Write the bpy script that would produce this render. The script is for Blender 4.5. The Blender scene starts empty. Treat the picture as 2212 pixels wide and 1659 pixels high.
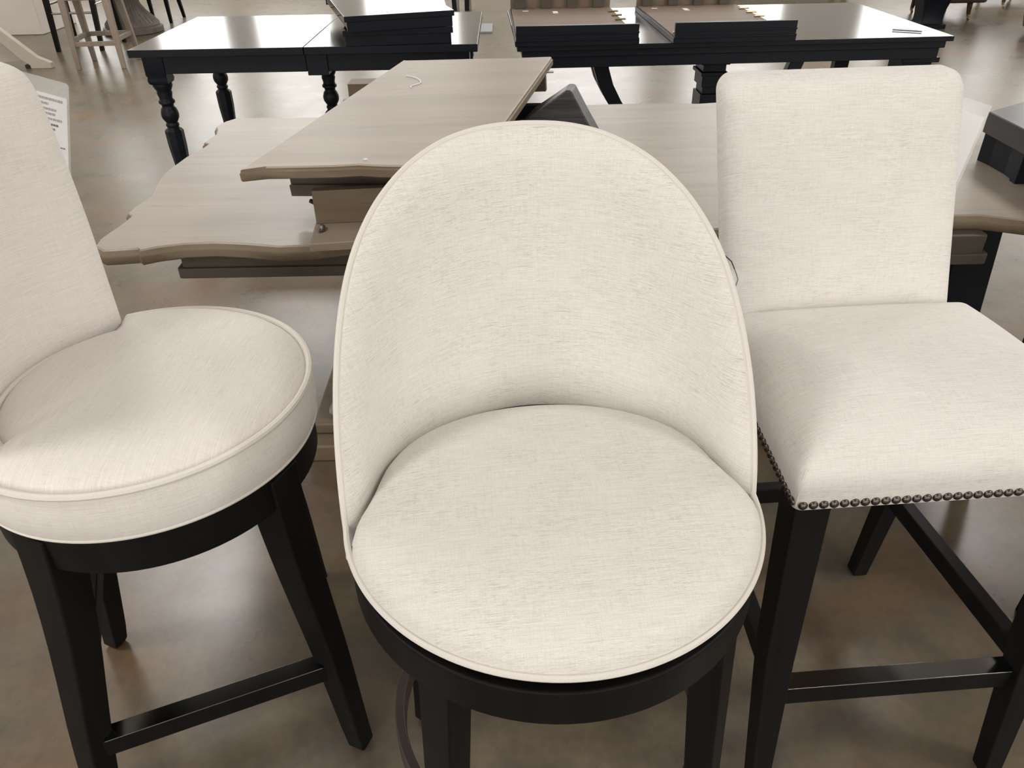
import bpy, bmesh, math, random
from mathutils import Vector, Matrix, noise
random.seed(7)
R = math.radians
PI = math.pi
SC = bpy.context.scene
COL = SC.collection

# ------------------------------------------------------------------ camera, light, exposure
cam_d = bpy.data.cameras.new('camera')
cam = bpy.data.objects.new('camera', cam_d)
COL.objects.link(cam)
pitch, roll = R(33.66), 0.018
cam.location = (0, 0, 1.5)
r0 = Vector((1, 0, 0)); d0 = Vector((0, -math.sin(pitch), -math.cos(pitch))); fw = Vector((0, math.cos(pitch), -math.sin(pitch)))
rr = r0 * math.cos(roll) + d0 * math.sin(roll); dd = d0 * math.cos(roll) - r0 * math.sin(roll)
M = Matrix((rr, -dd, -fw)).transposed().to_4x4()
M.translation = (0, 0, 1.5)
cam.matrix_world = M
cam_d.sensor_width = 36.0
cam_d.lens = 36.0 * 1661.0 / 2212.0
cam_d.clip_start = 0.02
SC.camera = cam

SC.view_settings.view_transform = 'Standard'
SC.view_settings.look = 'None'
SC.view_settings.gamma = 1.0
SC.view_settings.use_curve_mapping = False
SC.view_settings.exposure = 0.28
SC.cycles.use_denoising = True
SC.cycles.max_bounces = 8
SC.cycles.diffuse_bounces = 4
SC.cycles.glossy_bounces = 4
SC.cycles.transparent_max_bounces = 8
SC.cycles.sample_clamp_indirect = 6.0
SC.cycles.caustics_reflective = False
SC.cycles.caustics_refractive = False
SC.cycles.use_light_tree = True

wd = bpy.data.worlds.new('world'); SC.world = wd; wd.use_nodes = True
wd.node_tree.nodes['Background'].inputs[0].default_value = (0.9, 0.95, 1.0, 1)
wd.node_tree.nodes['Background'].inputs[1].default_value = 0.3

LAMP_L = 20.0      # ceiling lamp diffusers
WIN_L = 3.0        # daylight in the far windows
FRONT_L = 1.9      # added unseen windows behind the camera, for soft frontal light

# ------------------------------------------------------------------ materials
def new_mat(name):
    m = bpy.data.materials.new(name); m.use_nodes = True
    nt = m.node_tree
    return m, nt, nt.nodes, nt.links, nt.nodes['Principled BSDF']

def node(N, t, **kw):
    n = N.new(t)
    for k, v in kw.items(): setattr(n, k, v)
    return n

def mixrgb(N, L, fac, a, b, mode='MIX'):
    n = N.new('ShaderNodeMix'); n.data_type = 'RGBA'; n.blend_type = mode
    for s, v in ((n.inputs[0], fac), (n.inputs[6], a), (n.inputs[7], b)):
        if hasattr(v, 'is_output'): L.new(v, s)
        elif isinstance(v, (tuple, list)): s.default_value = (v[0], v[1], v[2], 1)
        else: s.default_value = v
    return n.outputs[2]

def ramp(N, L, src, p0, p1, c0=0.0, c1=1.0):
    n = N.new('ShaderNodeMapRange'); n.clamp = True
    L.new(src, n.inputs[0])
    n.inputs[1].default_value = p0; n.inputs[2].default_value = p1
    n.inputs[3].default_value = c0; n.inputs[4].default_value = c1
    return n.outputs[0]

def mapped_noise(N, L, coord, scale, nscale=1.0, detail=2.0, rough=0.5, loc=(0, 0, 0), rot=(0, 0, 0)):
    mp = N.new('ShaderNodeMapping'); L.new(coord, mp.inputs[0])
    mp.inputs[1].default_value = loc; mp.inputs[2].default_value = rot; mp.inputs[3].default_value = scale
    n = N.new('ShaderNodeTexNoise'); L.new(mp.outputs[0], n.inputs['Vector'])
    n.inputs['Scale'].default_value = nscale; n.inputs['Detail'].default_value = detail
    n.inputs['Roughness'].default_value = rough
    return n.outputs[0]

def math_n(N, L, op, a, b=None):
    n = N.new('ShaderNodeMath'); n.operation = op
    for i, v in enumerate((a, b)):
        if v is None: continue
        if hasattr(v, 'is_output'): L.new(v, n.inputs[i])
        else: n.inputs[i].default_value = v
    return n.outputs[0]

def plain(name, col, rough=0.5, metal=0.0, spec=0.5, ior=1.5, var=0.0, vscale=20.0):
    m, nt, N, L, b = new_mat(name)
    b.inputs['Roughness'].default_value = rough; b.inputs['Metallic'].default_value = metal
    b.inputs['Specular IOR Level'].default_value = spec; b.inputs['IOR'].default_value = ior
    tc = N.new('ShaderNodeTexCoord')
    f = mapped_noise(N, L, tc.outputs['Object'], (1, 1, 1), vscale, 3)
    a = tuple(c * (1 - var) for c in col); c2 = tuple(min(1, c * (1 + var)) for c in col)
    L.new(mixrgb(N, L, f, a, c2), b.inputs['Base Color'])
    return m

def fabric(name, base, fleck=(0.40, 0.355, 0.30), amount=1.0, seed=0.0):
    m, nt, N, L, b = new_mat(name)
    uv = N.new('ShaderNodeUVMap').outputs[0]
    o = (seed, seed * 1.7, 0)
    slub = mapped_noise(N, L, uv, (30, 850, 1), 1, 2, 0.6, o)
    thin = mapped_noise(N, L, uv, (90, 1500, 1), 1, 1, 0.5, (seed + 3, 1, 0))
    band = mapped_noise(N, L, uv, (14, 420, 1), 1, 2, 0.5, (seed + 7, 2, 0))
    vert = mapped_noise(N, L, uv, (900, 30, 1), 1, 1, 0.5, (seed + 11, 3, 0))
    wv = mapped_noise(N, L, uv, (420, 1000, 1), 1, 1, 0.5, (seed + 17, 5, 0))
    patch = mapped_noise(N, L, uv, (9, 14, 1), 1, 3, 0.5, (seed + 13, 4, 0))
    gate = ramp(N, L, patch, 0.38, 0.62)
    f1 = math_n(N, L, 'MULTIPLY', ramp(N, L, slub, 0.54, 0.72), math_n(N, L, 'ADD', math_n(N, L, 'MULTIPLY', gate, 0.6), 0.4))
    f2 = math_n(N, L, 'MULTIPLY', ramp(N, L, thin, 0.58, 0.74), math_n(N, L, 'ADD', math_n(N, L, 'MULTIPLY', gate, 0.7), 0.3))
    fl = math_n(N, L, 'MAXIMUM', math_n(N, L, 'MULTIPLY', f1, 0.62 * amount), math_n(N, L, 'MULTIPLY', f2, 0.75 * amount))
    c0 = tuple(c * 0.95 for c in base); c1 = tuple(min(1.0, c * 1.05) for c in base)
    c = mixrgb(N, L, ramp(N, L, band, 0.3, 0.7), c0, c1)
    c = mixrgb(N, L, math_n(N, L, 'MULTIPLY', ramp(N, L, vert, 0.45, 0.75), 0.14), c, fleck)
    c = mixrgb(N, L, math_n(N, L, 'MULTIPLY', ramp(N, L, wv, 0.50, 0.72), 0.22 * amount), c, fleck)
    c = mixrgb(N, L, fl, c, fleck)
    L.new(c, b.inputs['Base Color'])
    b.inputs['Roughness'].default_value = 0.95
    b.inputs['Specular IOR Level'].default_value = 0.15
    b.inputs['Sheen Weight'].default_value = 0.15
    bp = N.new('ShaderNodeBump'); bp.inputs['Strength'].default_value = 0.25; bp.inputs['Distance'].default_value = 0.0006
    L.new(math_n(N, L, 'ADD', slub, vert), bp.inputs['Height']); L.new(bp.outputs[0], b.inputs['Normal'])
    return m

def wood(name, dark, light, scale=(2.5, 40, 40), rough=0.4, spec=0.5, coat=0.0, axis_rot=0.0, streak=0.4, coat_rough=0.15, plank=0.0):
    m, nt, N, L, b = new_mat(name)
    tc = N.new('ShaderNodeTexCoord').outputs['Object']
    g = mapped_noise(N, L, tc, scale, 1, 4, 0.6, rot=(0, 0, axis_rot))
    g2 = mapped_noise(N, L, tc, tuple(s * 3.1 for s in scale), 1, 2, 0.5, (5, 1, 2), rot=(0, 0, axis_rot))
    g3 = mapped_noise(N, L, tc, tuple(s * 0.3 for s in scale), 1, 2, 0.5, (9, 4, 2), rot=(0, 0, axis_rot))
    f = math_n(N, L, 'ADD', math_n(N, L, 'MULTIPLY', g, 0.6), math_n(N, L, 'MULTIPLY', g3, 0.4))
    c = mixrgb(N, L, ramp(N, L, f, 0.32, 0.68), dark, light)
    d2 = tuple(x * 0.6 for x in dark)
    c = mixrgb(N, L, math_n(N, L, 'MULTIPLY', ramp(N, L, g2, 0.62, 0.8), streak), c, d2)
    if plank:
        sx = N.new('ShaderNodeSeparateXYZ'); L.new(tc, sx.inputs[0])
        q = math_n(N, L, 'PINGPONG', math_n(N, L, 'ADD', sx.outputs[1], 10.03), plank / 2)
        up = mapped_noise(N, L, tc, (3, 1, 1), 1, 2, 0.5, (2, 8, 0))
        ln = math_n(N, L, 'MULTIPLY', ramp(N, L, q, 0.0, 0.0016, 1, 0), ramp(N, L, up, 0.42, 0.6, 0.1, 0.75))
        c = mixrgb(N, L, ln, c, d2)
        bl = mapped_noise(N, L, tc, (9, 30, 1), 1, 3, 0.6, (4, 2, 0))
        c = mixrgb(N, L, ramp(N, L, bl, 0.62, 0.75, 0, 0.35), c, d2)
    L.new(c, b.inputs['Base Color'])
    b.inputs['Roughness'].default_value = rough; b.inputs['Specular IOR Level'].default_value = spec
    b.inputs['Coat Weight'].default_value = coat; b.inputs['Coat Roughness'].default_value = coat_rough
    return m

def concrete(name):
    m, nt, N, L, b = new_mat(name)
    tc = N.new('ShaderNodeTexCoord').outputs['Object']
    big = mapped_noise(N, L, tc, (1, 1, 1), 0.9, 4, 0.5)
    mid = mapped_noise(N, L, tc, (1, 1, 1), 4.0, 5, 0.55, (3, 7, 0))
    fine = mapped_noise(N, L, tc, (1, 1, 1), 45, 4, 0.6, (1, 2, 0))
    rust = mapped_noise(N, L, tc, (1, 1, 1), 2.3, 4, 0.5, (12, 5, 0))
    c = mixrgb(N, L, ramp(N, L, big, 0.25, 0.75), (0.098, 0.092, 0.074), (0.180, 0.135, 0.086))
    c = mixrgb(N, L, ramp(N, L, mid, 0.36, 0.68, 0, 0.75), c, (0.212, 0.166, 0.110))
    c = mixrgb(N, L, ramp(N, L, mapped_noise(N, L, tc, (1, 1, 1), 9, 5, 0.6, (21, 3, 0)), 0.48, 0.70, 0, 0.6), c, (0.085, 0.083, 0.075))
    c = mixrgb(N, L, ramp(N, L, rust, 0.50, 0.72, 0, 0.55), c, (0.21, 0.10, 0.038))
    c = mixrgb(N, L, ramp(N, L, fine, 0.40, 0.72, 0, 0.45), c, (0.10, 0.08, 0.06))
    # fine hairline cracks that wander through the slab
    vo = N.new('ShaderNodeTexVoronoi'); vo.feature = 'DISTANCE_TO_EDGE'; vo.inputs['Scale'].default_value = 0.42
    wob = N.new('ShaderNodeTexNoise'); L.new(tc, wob.inputs['Vector']); wob.inputs['Scale'].default_value = 2.5
    va = N.new('ShaderNodeVectorMath'); va.operation = 'MULTIPLY_ADD'
    L.new(wob.outputs[1], va.inputs[0]); va.inputs[1].default_value = (0.10, 0.10, 0); L.new(tc, va.inputs[2])
    L.new(va.outputs[0], vo.inputs['Vector'])
    cr = ramp(N, L, vo.outputs['Distance'], 0.0, 0.0016, 1, 0)
    brk = ramp(N, L, mid, 0.45, 0.6)
    c = mixrgb(N, L, math_n(N, L, 'MULTIPLY', math_n(N, L, 'MULTIPLY', cr, brk), 0.6), c, (0.06, 0.045, 0.035))
    L.new(c, b.inputs['Base Color'])
    L.new(ramp(N, L, mid, 0.2, 0.8, 0.25, 0.33), b.inputs['Roughness'])
    b.inputs['IOR'].default_value = 1.62
    return m

def emit(name, col, strength):
    m, nt, N, L, b = new_mat(name); m.cycles.emission_sampling = 'FRONT'
    b.inputs['Base Color'].default_value = (0.8, 0.8, 0.8, 1)
    b.inputs['Emission Color'].default_value = (*col, 1); b.inputs['Emission Strength'].default_value = strength
    return m

def clear(name, tint=(0.93, 0.95, 0.95), alpha=0.22):
    m, nt, N, L, b = new_mat(name)
    b.inputs['Base Color'].default_value = (*tint, 1); b.inputs['Roughness'].default_value = 0.12
    b.inputs['Alpha'].default_value = alpha
    return m

F_CENTER = fabric('cream_linen', (0.815, 0.785, 0.738), seed=0.3)
F_LEFT = fabric('warm_linen', (0.82, 0.775, 0.735), fleck=(0.45, 0.40, 0.36), amount=0.6, seed=4.1)
F_RIGHT = fabric('oat_linen', (0.82, 0.785, 0.75), fleck=(0.42, 0.375, 0.34), amount=0.85, seed=9.4)
WELT = plain('welt_fabric', (0.76, 0.72, 0.665), 0.95, var=0.12, vscale=700)
BLACKW = wood('black_stained_wood', (0.006, 0.006, 0.0065), (0.011, 0.0105, 0.010), (30, 30, 3), 0.45, 0.12)
RINGW = plain('dark_bronze', (0.045, 0.034, 0.031), 0.4, 0.0, var=0.2)
PLATE = plain('dark_metal_plate', (0.22, 0.22, 0.225), 0.14, 1.0, var=0.1)
NAIL = plain('pewter_nail', (0.13, 0.11, 0.10), 0.28, 1.0, var=0.15, vscale=80)
TBLACK = wood('black_lacquer', (0.005, 0.0055, 0.008), (0.009, 0.0095, 0.013), (3, 30, 30), 0.16, 0.72, 0.0)
TBSIDE = wood('black_satin', (0.006, 0.0075, 0.012), (0.010, 0.012, 0.018), (3, 30, 30), 0.38, 0.18)
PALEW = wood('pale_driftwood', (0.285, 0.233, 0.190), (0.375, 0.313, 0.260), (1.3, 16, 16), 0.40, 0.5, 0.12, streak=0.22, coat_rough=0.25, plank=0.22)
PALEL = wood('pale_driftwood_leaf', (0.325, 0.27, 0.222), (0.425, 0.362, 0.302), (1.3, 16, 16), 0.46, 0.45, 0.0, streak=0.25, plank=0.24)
PALEE = wood('driftwood_edge', (0.150, 0.112, 0.072), (0.225, 0.172, 0.115), (3, 30, 30), 0.5, 0.4)  # browner pale wood; on slab edges it stands for their weaker sheen
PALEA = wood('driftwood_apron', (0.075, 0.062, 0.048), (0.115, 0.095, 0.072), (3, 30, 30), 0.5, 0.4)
LEAFU = wood('leaf_underside', (0.24, 0.19, 0.145), (0.32, 0.26, 0.20), (2, 14, 14), 0.6, 0.3)
RAWW = wood('raw_underside', (0.185, 0.132, 0.100), (0.245, 0.182, 0.140), (2, 14, 14), 0.6, 0.3)
DARKG = wood('dark_grained_wood', (0.007, 0.008, 0.011), (0.085, 0.082, 0.085), (4, 50, 90), 0.4, 0.35, streak=0.5)
DARKS = wood('dark_slab_wood', (0.008, 0.009, 0.011), (0.04, 0.04, 0.045), (3, 60, 60), 0.3, 0.4, 0.1, streak=0.5)
GREYST = wood('grey_stool_wood', (0.23, 0.185, 0.15), (0.33, 0.27, 0.22), (25, 25, 3), 0.55, 0.3)
STONEB = wood('weathered_base', (0.09, 0.075, 0.065), (0.17, 0.145, 0.125), (20, 20, 6), 0.5, 0.3)
WHITEP = plain('white_paint', (0.78, 0.72, 0.66), 0.6, var=0.04, vscale=4)
CEILP = plain('ceiling_white', (0.82, 0.82, 0.80), 0.8, var=0.03, vscale=2)
WALLP = plain('wall_beige', (0.74, 0.70, 0.64), 0.7, var=0.04, vscale=2)
CREAMW = plain('cream_trestle', (0.50, 0.45, 0.38), 0.55, var=0.08)
PAPER = plain('paper', (0.84, 0.83, 0.83), 0.7, var=0.02)
INK = plain('ink_grey', (0.42, 0.40, 0.42), 0.8, var=0.1)
INKD = plain('ink_dark', (0.16, 0.15, 0.18), 0.8, var=0.1)
INKB = plain('ink_blue', (0.22, 0.20, 0.42), 0.8, var=0.1)
REDM = plain('red_print', (0.75, 0.25, 0.22), 0.7, var=0.1)
PLASTIC = clear('clear_plastic')
CORD = plain('black_cord', (0.015, 0.012, 0.015), 0.6, var=0.1)
LEATHER = plain('brown_leather', (0.055, 0.026, 0.022), 0.45, var=0.3, vscale=15)
LEATHERR = plain('oxblood_leather', (0.13, 0.055, 0.05), 0.5, var=0.3, vscale=15)
BRASS = plain('brass', (0.55, 0.40, 0.20), 0.3, 1.0, var=0.1)
STEEL = plain('steel', (0.62, 0.61, 0.58), 0.3, 1.0, var=0.1)
GREYM = plain('grey_sheet', (0.30, 0.31, 0.32), 0.5, var=0.1)
FLOORM = concrete('stained_concrete')
LAMPM = emit('lamp_diffuser', (1.0, 0.985, 0.955), LAMP_L)
WINM = emit('daylight_pane', (0.99, 0.99, 0.97), WIN_L)
FRONTM = emit('added_front_pane', (1.0, 0.985, 0.96), FRONT_L)

# ------------------------------------------------------------------ mesh helpers
class MB:
    def __init__(s): s.v = []; s.f = []; s.uv = []
    def add(s, vs, fs, uvs=None):
        o = len(s.v); s.v += [tuple(p) for p in vs]
        s.uv += list(uvs) if uvs else [(p[0] + 0.37 * p[2], p[1] + p[2]) for p in vs]
        s.f += [tuple(i + o for i in f) for f in fs]
    def box(s, x0, x1, y0, y1, z0, z1, m=None):
        vs = [(x, y, z) for z in (z0, z1) for y in (y0, y1) for x in (x0, x1)]
        if m: vs = [tuple(m @ Vector(p)) for p in vs]
        s.add(vs, [(0, 2, 3, 1), (4, 5, 7, 6), (0, 1, 5, 4), (2, 6, 7, 3), (0, 4, 6, 2), (1, 3, 7, 5)]); return s
    def loft(s, loops, cap0=True, cap1=True, uv=None, closed=True):
        n = len(loops[0]); vs = [tuple(p) for l in loops for p in l]; fs = []
        for i in range(len(loops) - 1):
            for j in range(n if closed else n - 1):
                a, b = i * n + j, i * n + (j + 1) % n
                fs.append((a, b, b + n, a + n))
        if cap0: fs.append(tuple(reversed(range(n))))
        if cap1: fs.append(tuple((len(loops) - 1) * n + j for j in range(n)))
        s.add(vs, fs, [uv(p) for p in vs] if uv else None); return s
    def lathe(s, prof, n=32, c=(0, 0), fn=None):
        s.loft([[(c[0] + r * math.cos(2 * PI * j / n), c[1] + r * math.sin(2 * PI * j / n), z) for j in range(n)] for r, z in prof]); return s
    def sweep(s, pts, a, b, A=(1, 0, 0), B=(0, 1, 0)):
        """square bar whose horizontal sections follow pts; a, b widths per point along A, B"""
        A = Vector(A); B = Vector(B); loops = []
        for i, p in enumerate(pts):
            p = Vector(p); wa = (a[i] if isinstance(a, (list, tuple)) else a) / 2; wb = (b[i] if isinstance(b, (list, tuple)) else b) / 2
            loops.append([p - A * wa - B * wb, p + A * wa - B * wb, p + A * wa + B * wb, p - A * wa + B * wb])
        s.loft(loops); return s
    def tube(s, pts, r, n=8, closed=False):
        pts = [Vector(p) for p in pts]; loops = []; m = len(pts); up = Vector((0, 0, 1)); prev = None
        for i, p in enumerate(pts):
            t = (pts[(i + 1) % m] - pts[i - 1]) if closed else (pts[min(i + 1, m - 1)] - pts[max(i - 1, 0)])
            t.normalize()
            if prev is None:
                ref = up if abs(t.z) < 0.9 else Vector((1, 0, 0)); x = t.cross(ref).normalized()
            else:
                x = (prev - t * prev.dot(t)).normalized()
            prev = x; y = t.cross(x)
            loops.append([p + x * (r * math.cos(2 * PI * k / n)) + y * (r * math.sin(2 * PI * k / n)) for k in range(n)])
        if closed: loops.append(loops[0])
        s.loft(loops, not closed, not closed); return s
    def bar(s, p, q, w, h, up=(0, 0, 1)):
        p = Vector(p); q = Vector(q); t = (q - p).normalized(); x = t.cross(Vector(up)).normalized(); y = x.cross(t)
        s.loft([[c - x * w / 2 - y * h / 2, c + x * w / 2 - y * h / 2, c + x * w / 2 + y * h / 2, c - x * w / 2 + y * h / 2] for c in (p, q)]); return s
    def build(s, name, mat, parent=None, bevel=0.0, seg=2, smooth=True, loc=None, rotz=0.0, ang=40, flatcap=True):
        me = bpy.data.meshes.new(name); me.from_pydata(s.v, [], s.f)
        ul = me.uv_layers.new(name='UVMap')
        for lp in me.loops: ul.data[lp.index].uv = s.uv[lp.vertex_index]
        bm = bmesh.new(); bm.from_mesh(me); bmesh.ops.recalc_face_normals(bm, faces=bm.faces); bm.to_mesh(me); bm.free()
        me.materials.append(mat)
        if smooth:
            me.shade_smooth(); me.set_sharp_from_angle(angle=R(ang))
            for pl in me.polygons:
                if len(pl.vertices) > 8 and flatcap: pl.use_smooth = False
        o = bpy.data.objects.new(name, me); COL.objects.link(o)
        if parent: o.parent = parent
        if loc: o.location = loc
        if rotz: o.rotation_euler = (0, 0, rotz)
        if bevel:
            bv = o.modifiers.new('bevel', 'BEVEL'); bv.width = bevel; bv.segments = seg; bv.limit_method = 'ANGLE'; bv.angle_limit = R(40); bv.harden_normals = True
        return o

def tag(o, label, cat, group=None):
    o['label'] = label; o['category'] = cat
    if group: o['group'] = group
    return o
def thing(name, label, cat, loc=(0, 0, 0), rotz=0.0, group=None):
    o = bpy.data.objects.new(name, None); COL.objects.link(o); o.empty_display_size = 0.05
    o.location = loc; o.rotation_euler = (0, 0, rotz)
    return tag(o, label, cat, group)
def struct(o): o['kind'] = 'structure'; return o
def edge_mat(o, m):
    o.data.materials.append(m)
    for pl in o.data.polygons:
        if abs(pl.normal.z) < 0.8: pl.material_index = 1
    return o
def lerp(a, b, t): return a + (b - a) * t
def interp(x, tab):
    if x <= tab[0][0]: return tab[0][1]
    for (a, p), (b, q) in zip(tab, tab[1:]):
        if x <= b: return lerp(p, q, (x - a) / (b - a))
    return tab[-1][1]
def smooth_tab(tab, n):
    """Catmull-Rom through a table of points"""
    out = []; P = [tab[0]] + list(tab) + [tab[-1]]
    for i in range(1, len(P) - 2):
        for k in range(n):
            t = k / n
            out.append(tuple(0.5 * (2 * P[i][c] + (P[i + 1][c] - P[i - 1][c]) * t + (2 * P[i - 1][c] - 5 * P[i][c] + 4 * P[i + 1][c] - P[i + 2][c]) * t * t
                                    + (3 * P[i][c] - P[i - 1][c] - 3 * P[i + 1][c] + P[i + 2][c]) * t ** 3) for c in range(len(tab[0]))))
    out.append(tuple(tab[-1])); return out
def rrect(x0, x1, y0, y1, r, n=6):
    pts = []
    for cx, cy, a in ((x1 - r, y1 - r, 0), (x0 + r, y1 - r, 90), (x0 + r, y0 + r, 180), (x1 - r, y0 + r, 270)):
        for k in range(n + 1):
            t = R(a + 90 * k / n); pts.append((cx + r * math.cos(t), cy + r * math.sin(t)))
    return pts

# ------------------------------------------------------------------ the room
WX, Y0, Y1, CH = 14.0, -9.0, 16.0, 5.0
struct(MB().box(-WX, WX, Y0, Y1, -0.12, 0).build('floor', FLOORM, smooth=False))
struct(MB().box(-WX, WX, Y0, Y1, CH, CH + 0.12).build('ceiling', CEILP, smooth=False))
struct(MB().box(-WX, WX, Y1, Y1 + 0.2, 0, CH).build('wall_back', WALLP, smooth=False))
struct(MB().box(-WX, WX, Y0 - 0.2, Y0, 0, CH).build('wall_front', WALLP, smooth=False))
struct(MB().box(-WX - 0.2, -WX, Y0, Y1, 0, CH).build('wall_left', WALLP, smooth=False))
struct(MB().box(WX, WX + 0.2, Y0, Y1, 0, CH).build('wall_right', WALLP, smooth=False))
NWIN = [0]
def window(x0, x1, z0, z1, y, side, mat, nx=1, nz=1):
    """framed glazing standing proud of wall_back (side -1) or wall_front (side +1)"""
    NWIN[0] += 1
    fr = MB(); t = 0.06
    ya, yb = sorted((y, y + side * 0.10))
    fr.box(x0 - t, x1 + t, ya, yb, z0 - t, z0); fr.box(x0 - t, x1 + t, ya, yb, z1, z1 + t)
    fr.box(x0 - t, x0, ya, yb, z0, z1); fr.box(x1, x1 + t, ya, yb, z0, z1)
    for i in range(1, nx):
        x = lerp(x0, x1, i / nx); fr.box(x - t / 2, x + t / 2, ya, yb, z0, z1)
    for i in range(1, nz):
        z = lerp(z0, z1, i / nz); fr.box(x0, x1, ya, yb, z - t / 2, z + t / 2)
    w = struct(fr.build('window_%d' % NWIN[0], WHITEP, smooth=False))
    pa, pb = sorted((y + side * 0.01, y + side * 0.05))
    pn = MB().box(x0, x1, pa, pb, z0, z1).build('window_pane', mat, w, smooth=False)
    pn.data.materials.append(WHITEP)
    for pl in pn.data.polygons:
        if pl.normal.y * side < 0.9: pl.material_index = 1
for x0, x1 in ((-13.2, -9.8), (-9.0, -7.3), (-6.6, -5.3), (-4.7, -3.3), (-2.6, -0.9), (0.5, 2.6), (3.5, 5.2), (6.75, 9.6), (10.4, 13.2)):
    window(x0, x1, 1.5, 4.6, Y1, -1, WINM, 1, 2)
for i in range(5):  # unseen windows added on the front wall to light the stools from the front
    window(-12.4 + 5.1 * i, -8.0 + 5.1 * i, 0.4, 4.4, Y0, 1, FRONTM, 3, 2)
# big white pier at the left
struct(MB().box(-6.6, -5.39, 9.78, 10.62, 0, CH).build('trim_1', WHITEP, bevel=0.01))
def ceiling_lamp(x, y, label):
    t = thing('ceiling_lamp', label, 'ceiling lamp', (x, y, CH - 0.11), 0, 'ceiling lamps above the showroom')
    hx, hy = 0.75, 0.5
    h = MB(); h.box(-hx, hx, -hy, hy, 0.05, 0.11)
    for a in ((-hx, -hx + 0.03, -hy, hy), (hx - 0.03, hx, -hy, hy), (-hx, hx, -hy, -hy + 0.03), (-hx, hx, hy - 0.03, hy)): h.box(*a, 0, 0.06)
    h.build('housing', WHITEP, t, smooth=False)
    MB().box(-hx + 0.03, hx - 0.03, -hy + 0.03, hy - 0.03, 0.02, 0.05).build('diffuser', LAMPM, t, smooth=False)
    for ob in t.children:
        if ob.name.startswith('diffuser'):
            ob.data.materials.append(WHITEP)
            for pl in ob.data.polygons:
                if pl.normal.z > -0.9: pl.material_index = 1
for y in (-5.5, 0.2, 5.9, 11.6):
    for x in (-10.8, -3.3, 4.2, 11.7):
        ceiling_lamp(x, y, 'flat white panel lamp mounted on the showroom ceiling')

# ------------------------------------------------------------------ parts shared by the stools
def polar(r, a, z): return (r * math.cos(a), r * math.sin(a), z)
def foot_leg(a, r_top, r_foot, z_top, w_top, w_foot, flare=0.0, yaw=None, off=(0, 0)):
    """tapered square leg leaning out along azimuth a"""
    yw = a if yaw is None else yaw
    A = (math.cos(yw), math.sin(yw), 0); B = (-math.sin(yw), math.cos(yw), 0)
    pts = []; ws = []
    for k in range(13):
        t = k / 12
        r = lerp(r_top, r_foot, t) + flare * math.sin(PI * min(1, t * 1.6)) * (1 - t) * -1
        q = polar(r, a, lerp(z_top, 0.0, t)); pts.append((q[0] + off[0] * t, q[1] + off[1] * t, q[2])); ws.append(lerp(w_top, w_foot, t))
    q = pts[-1]; pts[-1] = (q[0], q[1], 0.012); pts.append(q); ws.append(w_foot * 0.72)
    return MB().sweep(pts, ws, ws, A, B)
def arc(r, z, a0, a1, n): return [polar(r, lerp(a0, a1, k / n), z) for k in range(n + 1)]
def band(r0, r1, z0, z1, n=72, a0=0.0, a1=2 * PI):
    """flat hoop (rectangular section) about the local z axis"""
    full = abs(a1 - a0 - 2 * PI) < 1e-6
    m = n if full else n + 1
    loops = []
    for k in range(m):
        a = lerp(a0, a1, k / n)
        loops.append([polar(r0, a, z0), polar(r1, a, z0), polar(r1, a, z1), polar(r0, a, z1)])
    if full: loops.append(loops[0])
    return MB().loft(loops, not full, not full)

def barrel_shell(edge, zb, R_out, k_out, lean, thick, pad, name_mat, parent, z_ref, rows=26, thin_rim=0.010):
    """upholstered wrap-around back; edge = [(theta deg from the rear, top z)] one side to the other"""
    th = [R(e[0]) for e in edge]; tz = [e[1] for e in edge]; n = len(edge)
    def pos(t, z, off):
        r = R_out + k_out * (z - z_ref) - off
        return (-r * math.sin(t), r * math.cos(t) + lean * (z - z_ref), z)
    E2 = [(t * R_out, z) for t, z in zip(th, tz)]
    def dist(u, z):
        best = 9
        for (a, b), (c, d) in zip(E2, E2[1:]):
            l = (c - a) ** 2 + (d - b) ** 2
            s = 0 if l == 0 else max(0, min(1, ((u - a) * (c - a) + (z - b) * (d - b)) / l))
            best = min(best, math.hypot(u - a - s * (c - a), z - b - s * (d - b)))
        return best
    inner = []; outer = []; uvi = []; uvo = []
    for i in range(rows + 1):
        s = 1 - (1 - i / rows) ** 1.6
        for t, z1 in zip(th, tz):
            z = lerp(zb, z1, s); d = dist(t * R_out, z)
            low = max(0.0, 1 - (z - zb) / 0.16)
            off = thin_rim + (thick - thin_rim) * (1 - math.exp(-d / 0.022)) + pad * (1 - math.exp(-d / 0.07)) * low * low
            inner.append(pos(t, z, off)); uvi.append((t * R_out + 3, z))
            outer.append(pos(t, z, 0)); uvo.append((t * R_out + 5, z))
    fs = []
    N = (rows + 1) * n
    for i in range(rows):
        for j in range(n - 1):
            a = i * n + j
            fs.append((a, a + 1, a + 1 + n, a + n)); fs.append((N + a, N + a + n, N + a + n + 1, N + a + 1))
    for j in range(n - 1):
        a = rows * n + j; fs.append((a, a + 1, N + a + 1, N + a)); fs.append((j, N + j, N + j + 1, j + 1))
    for i in range(rows):
        for c in (0, n - 1):
            a = i * n + c; fs.append((a, a + n, N + a + n, N + a))
    mb = MB(); mb.add(inner + outer, fs, uvi + uvo)
    sh = mb.build('backrest', name_mat, parent, ang=60)
    rim = [pos(t, z + 0.001, 0.004) for t, z in zip(th, tz)]
    return sh, rim

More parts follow.
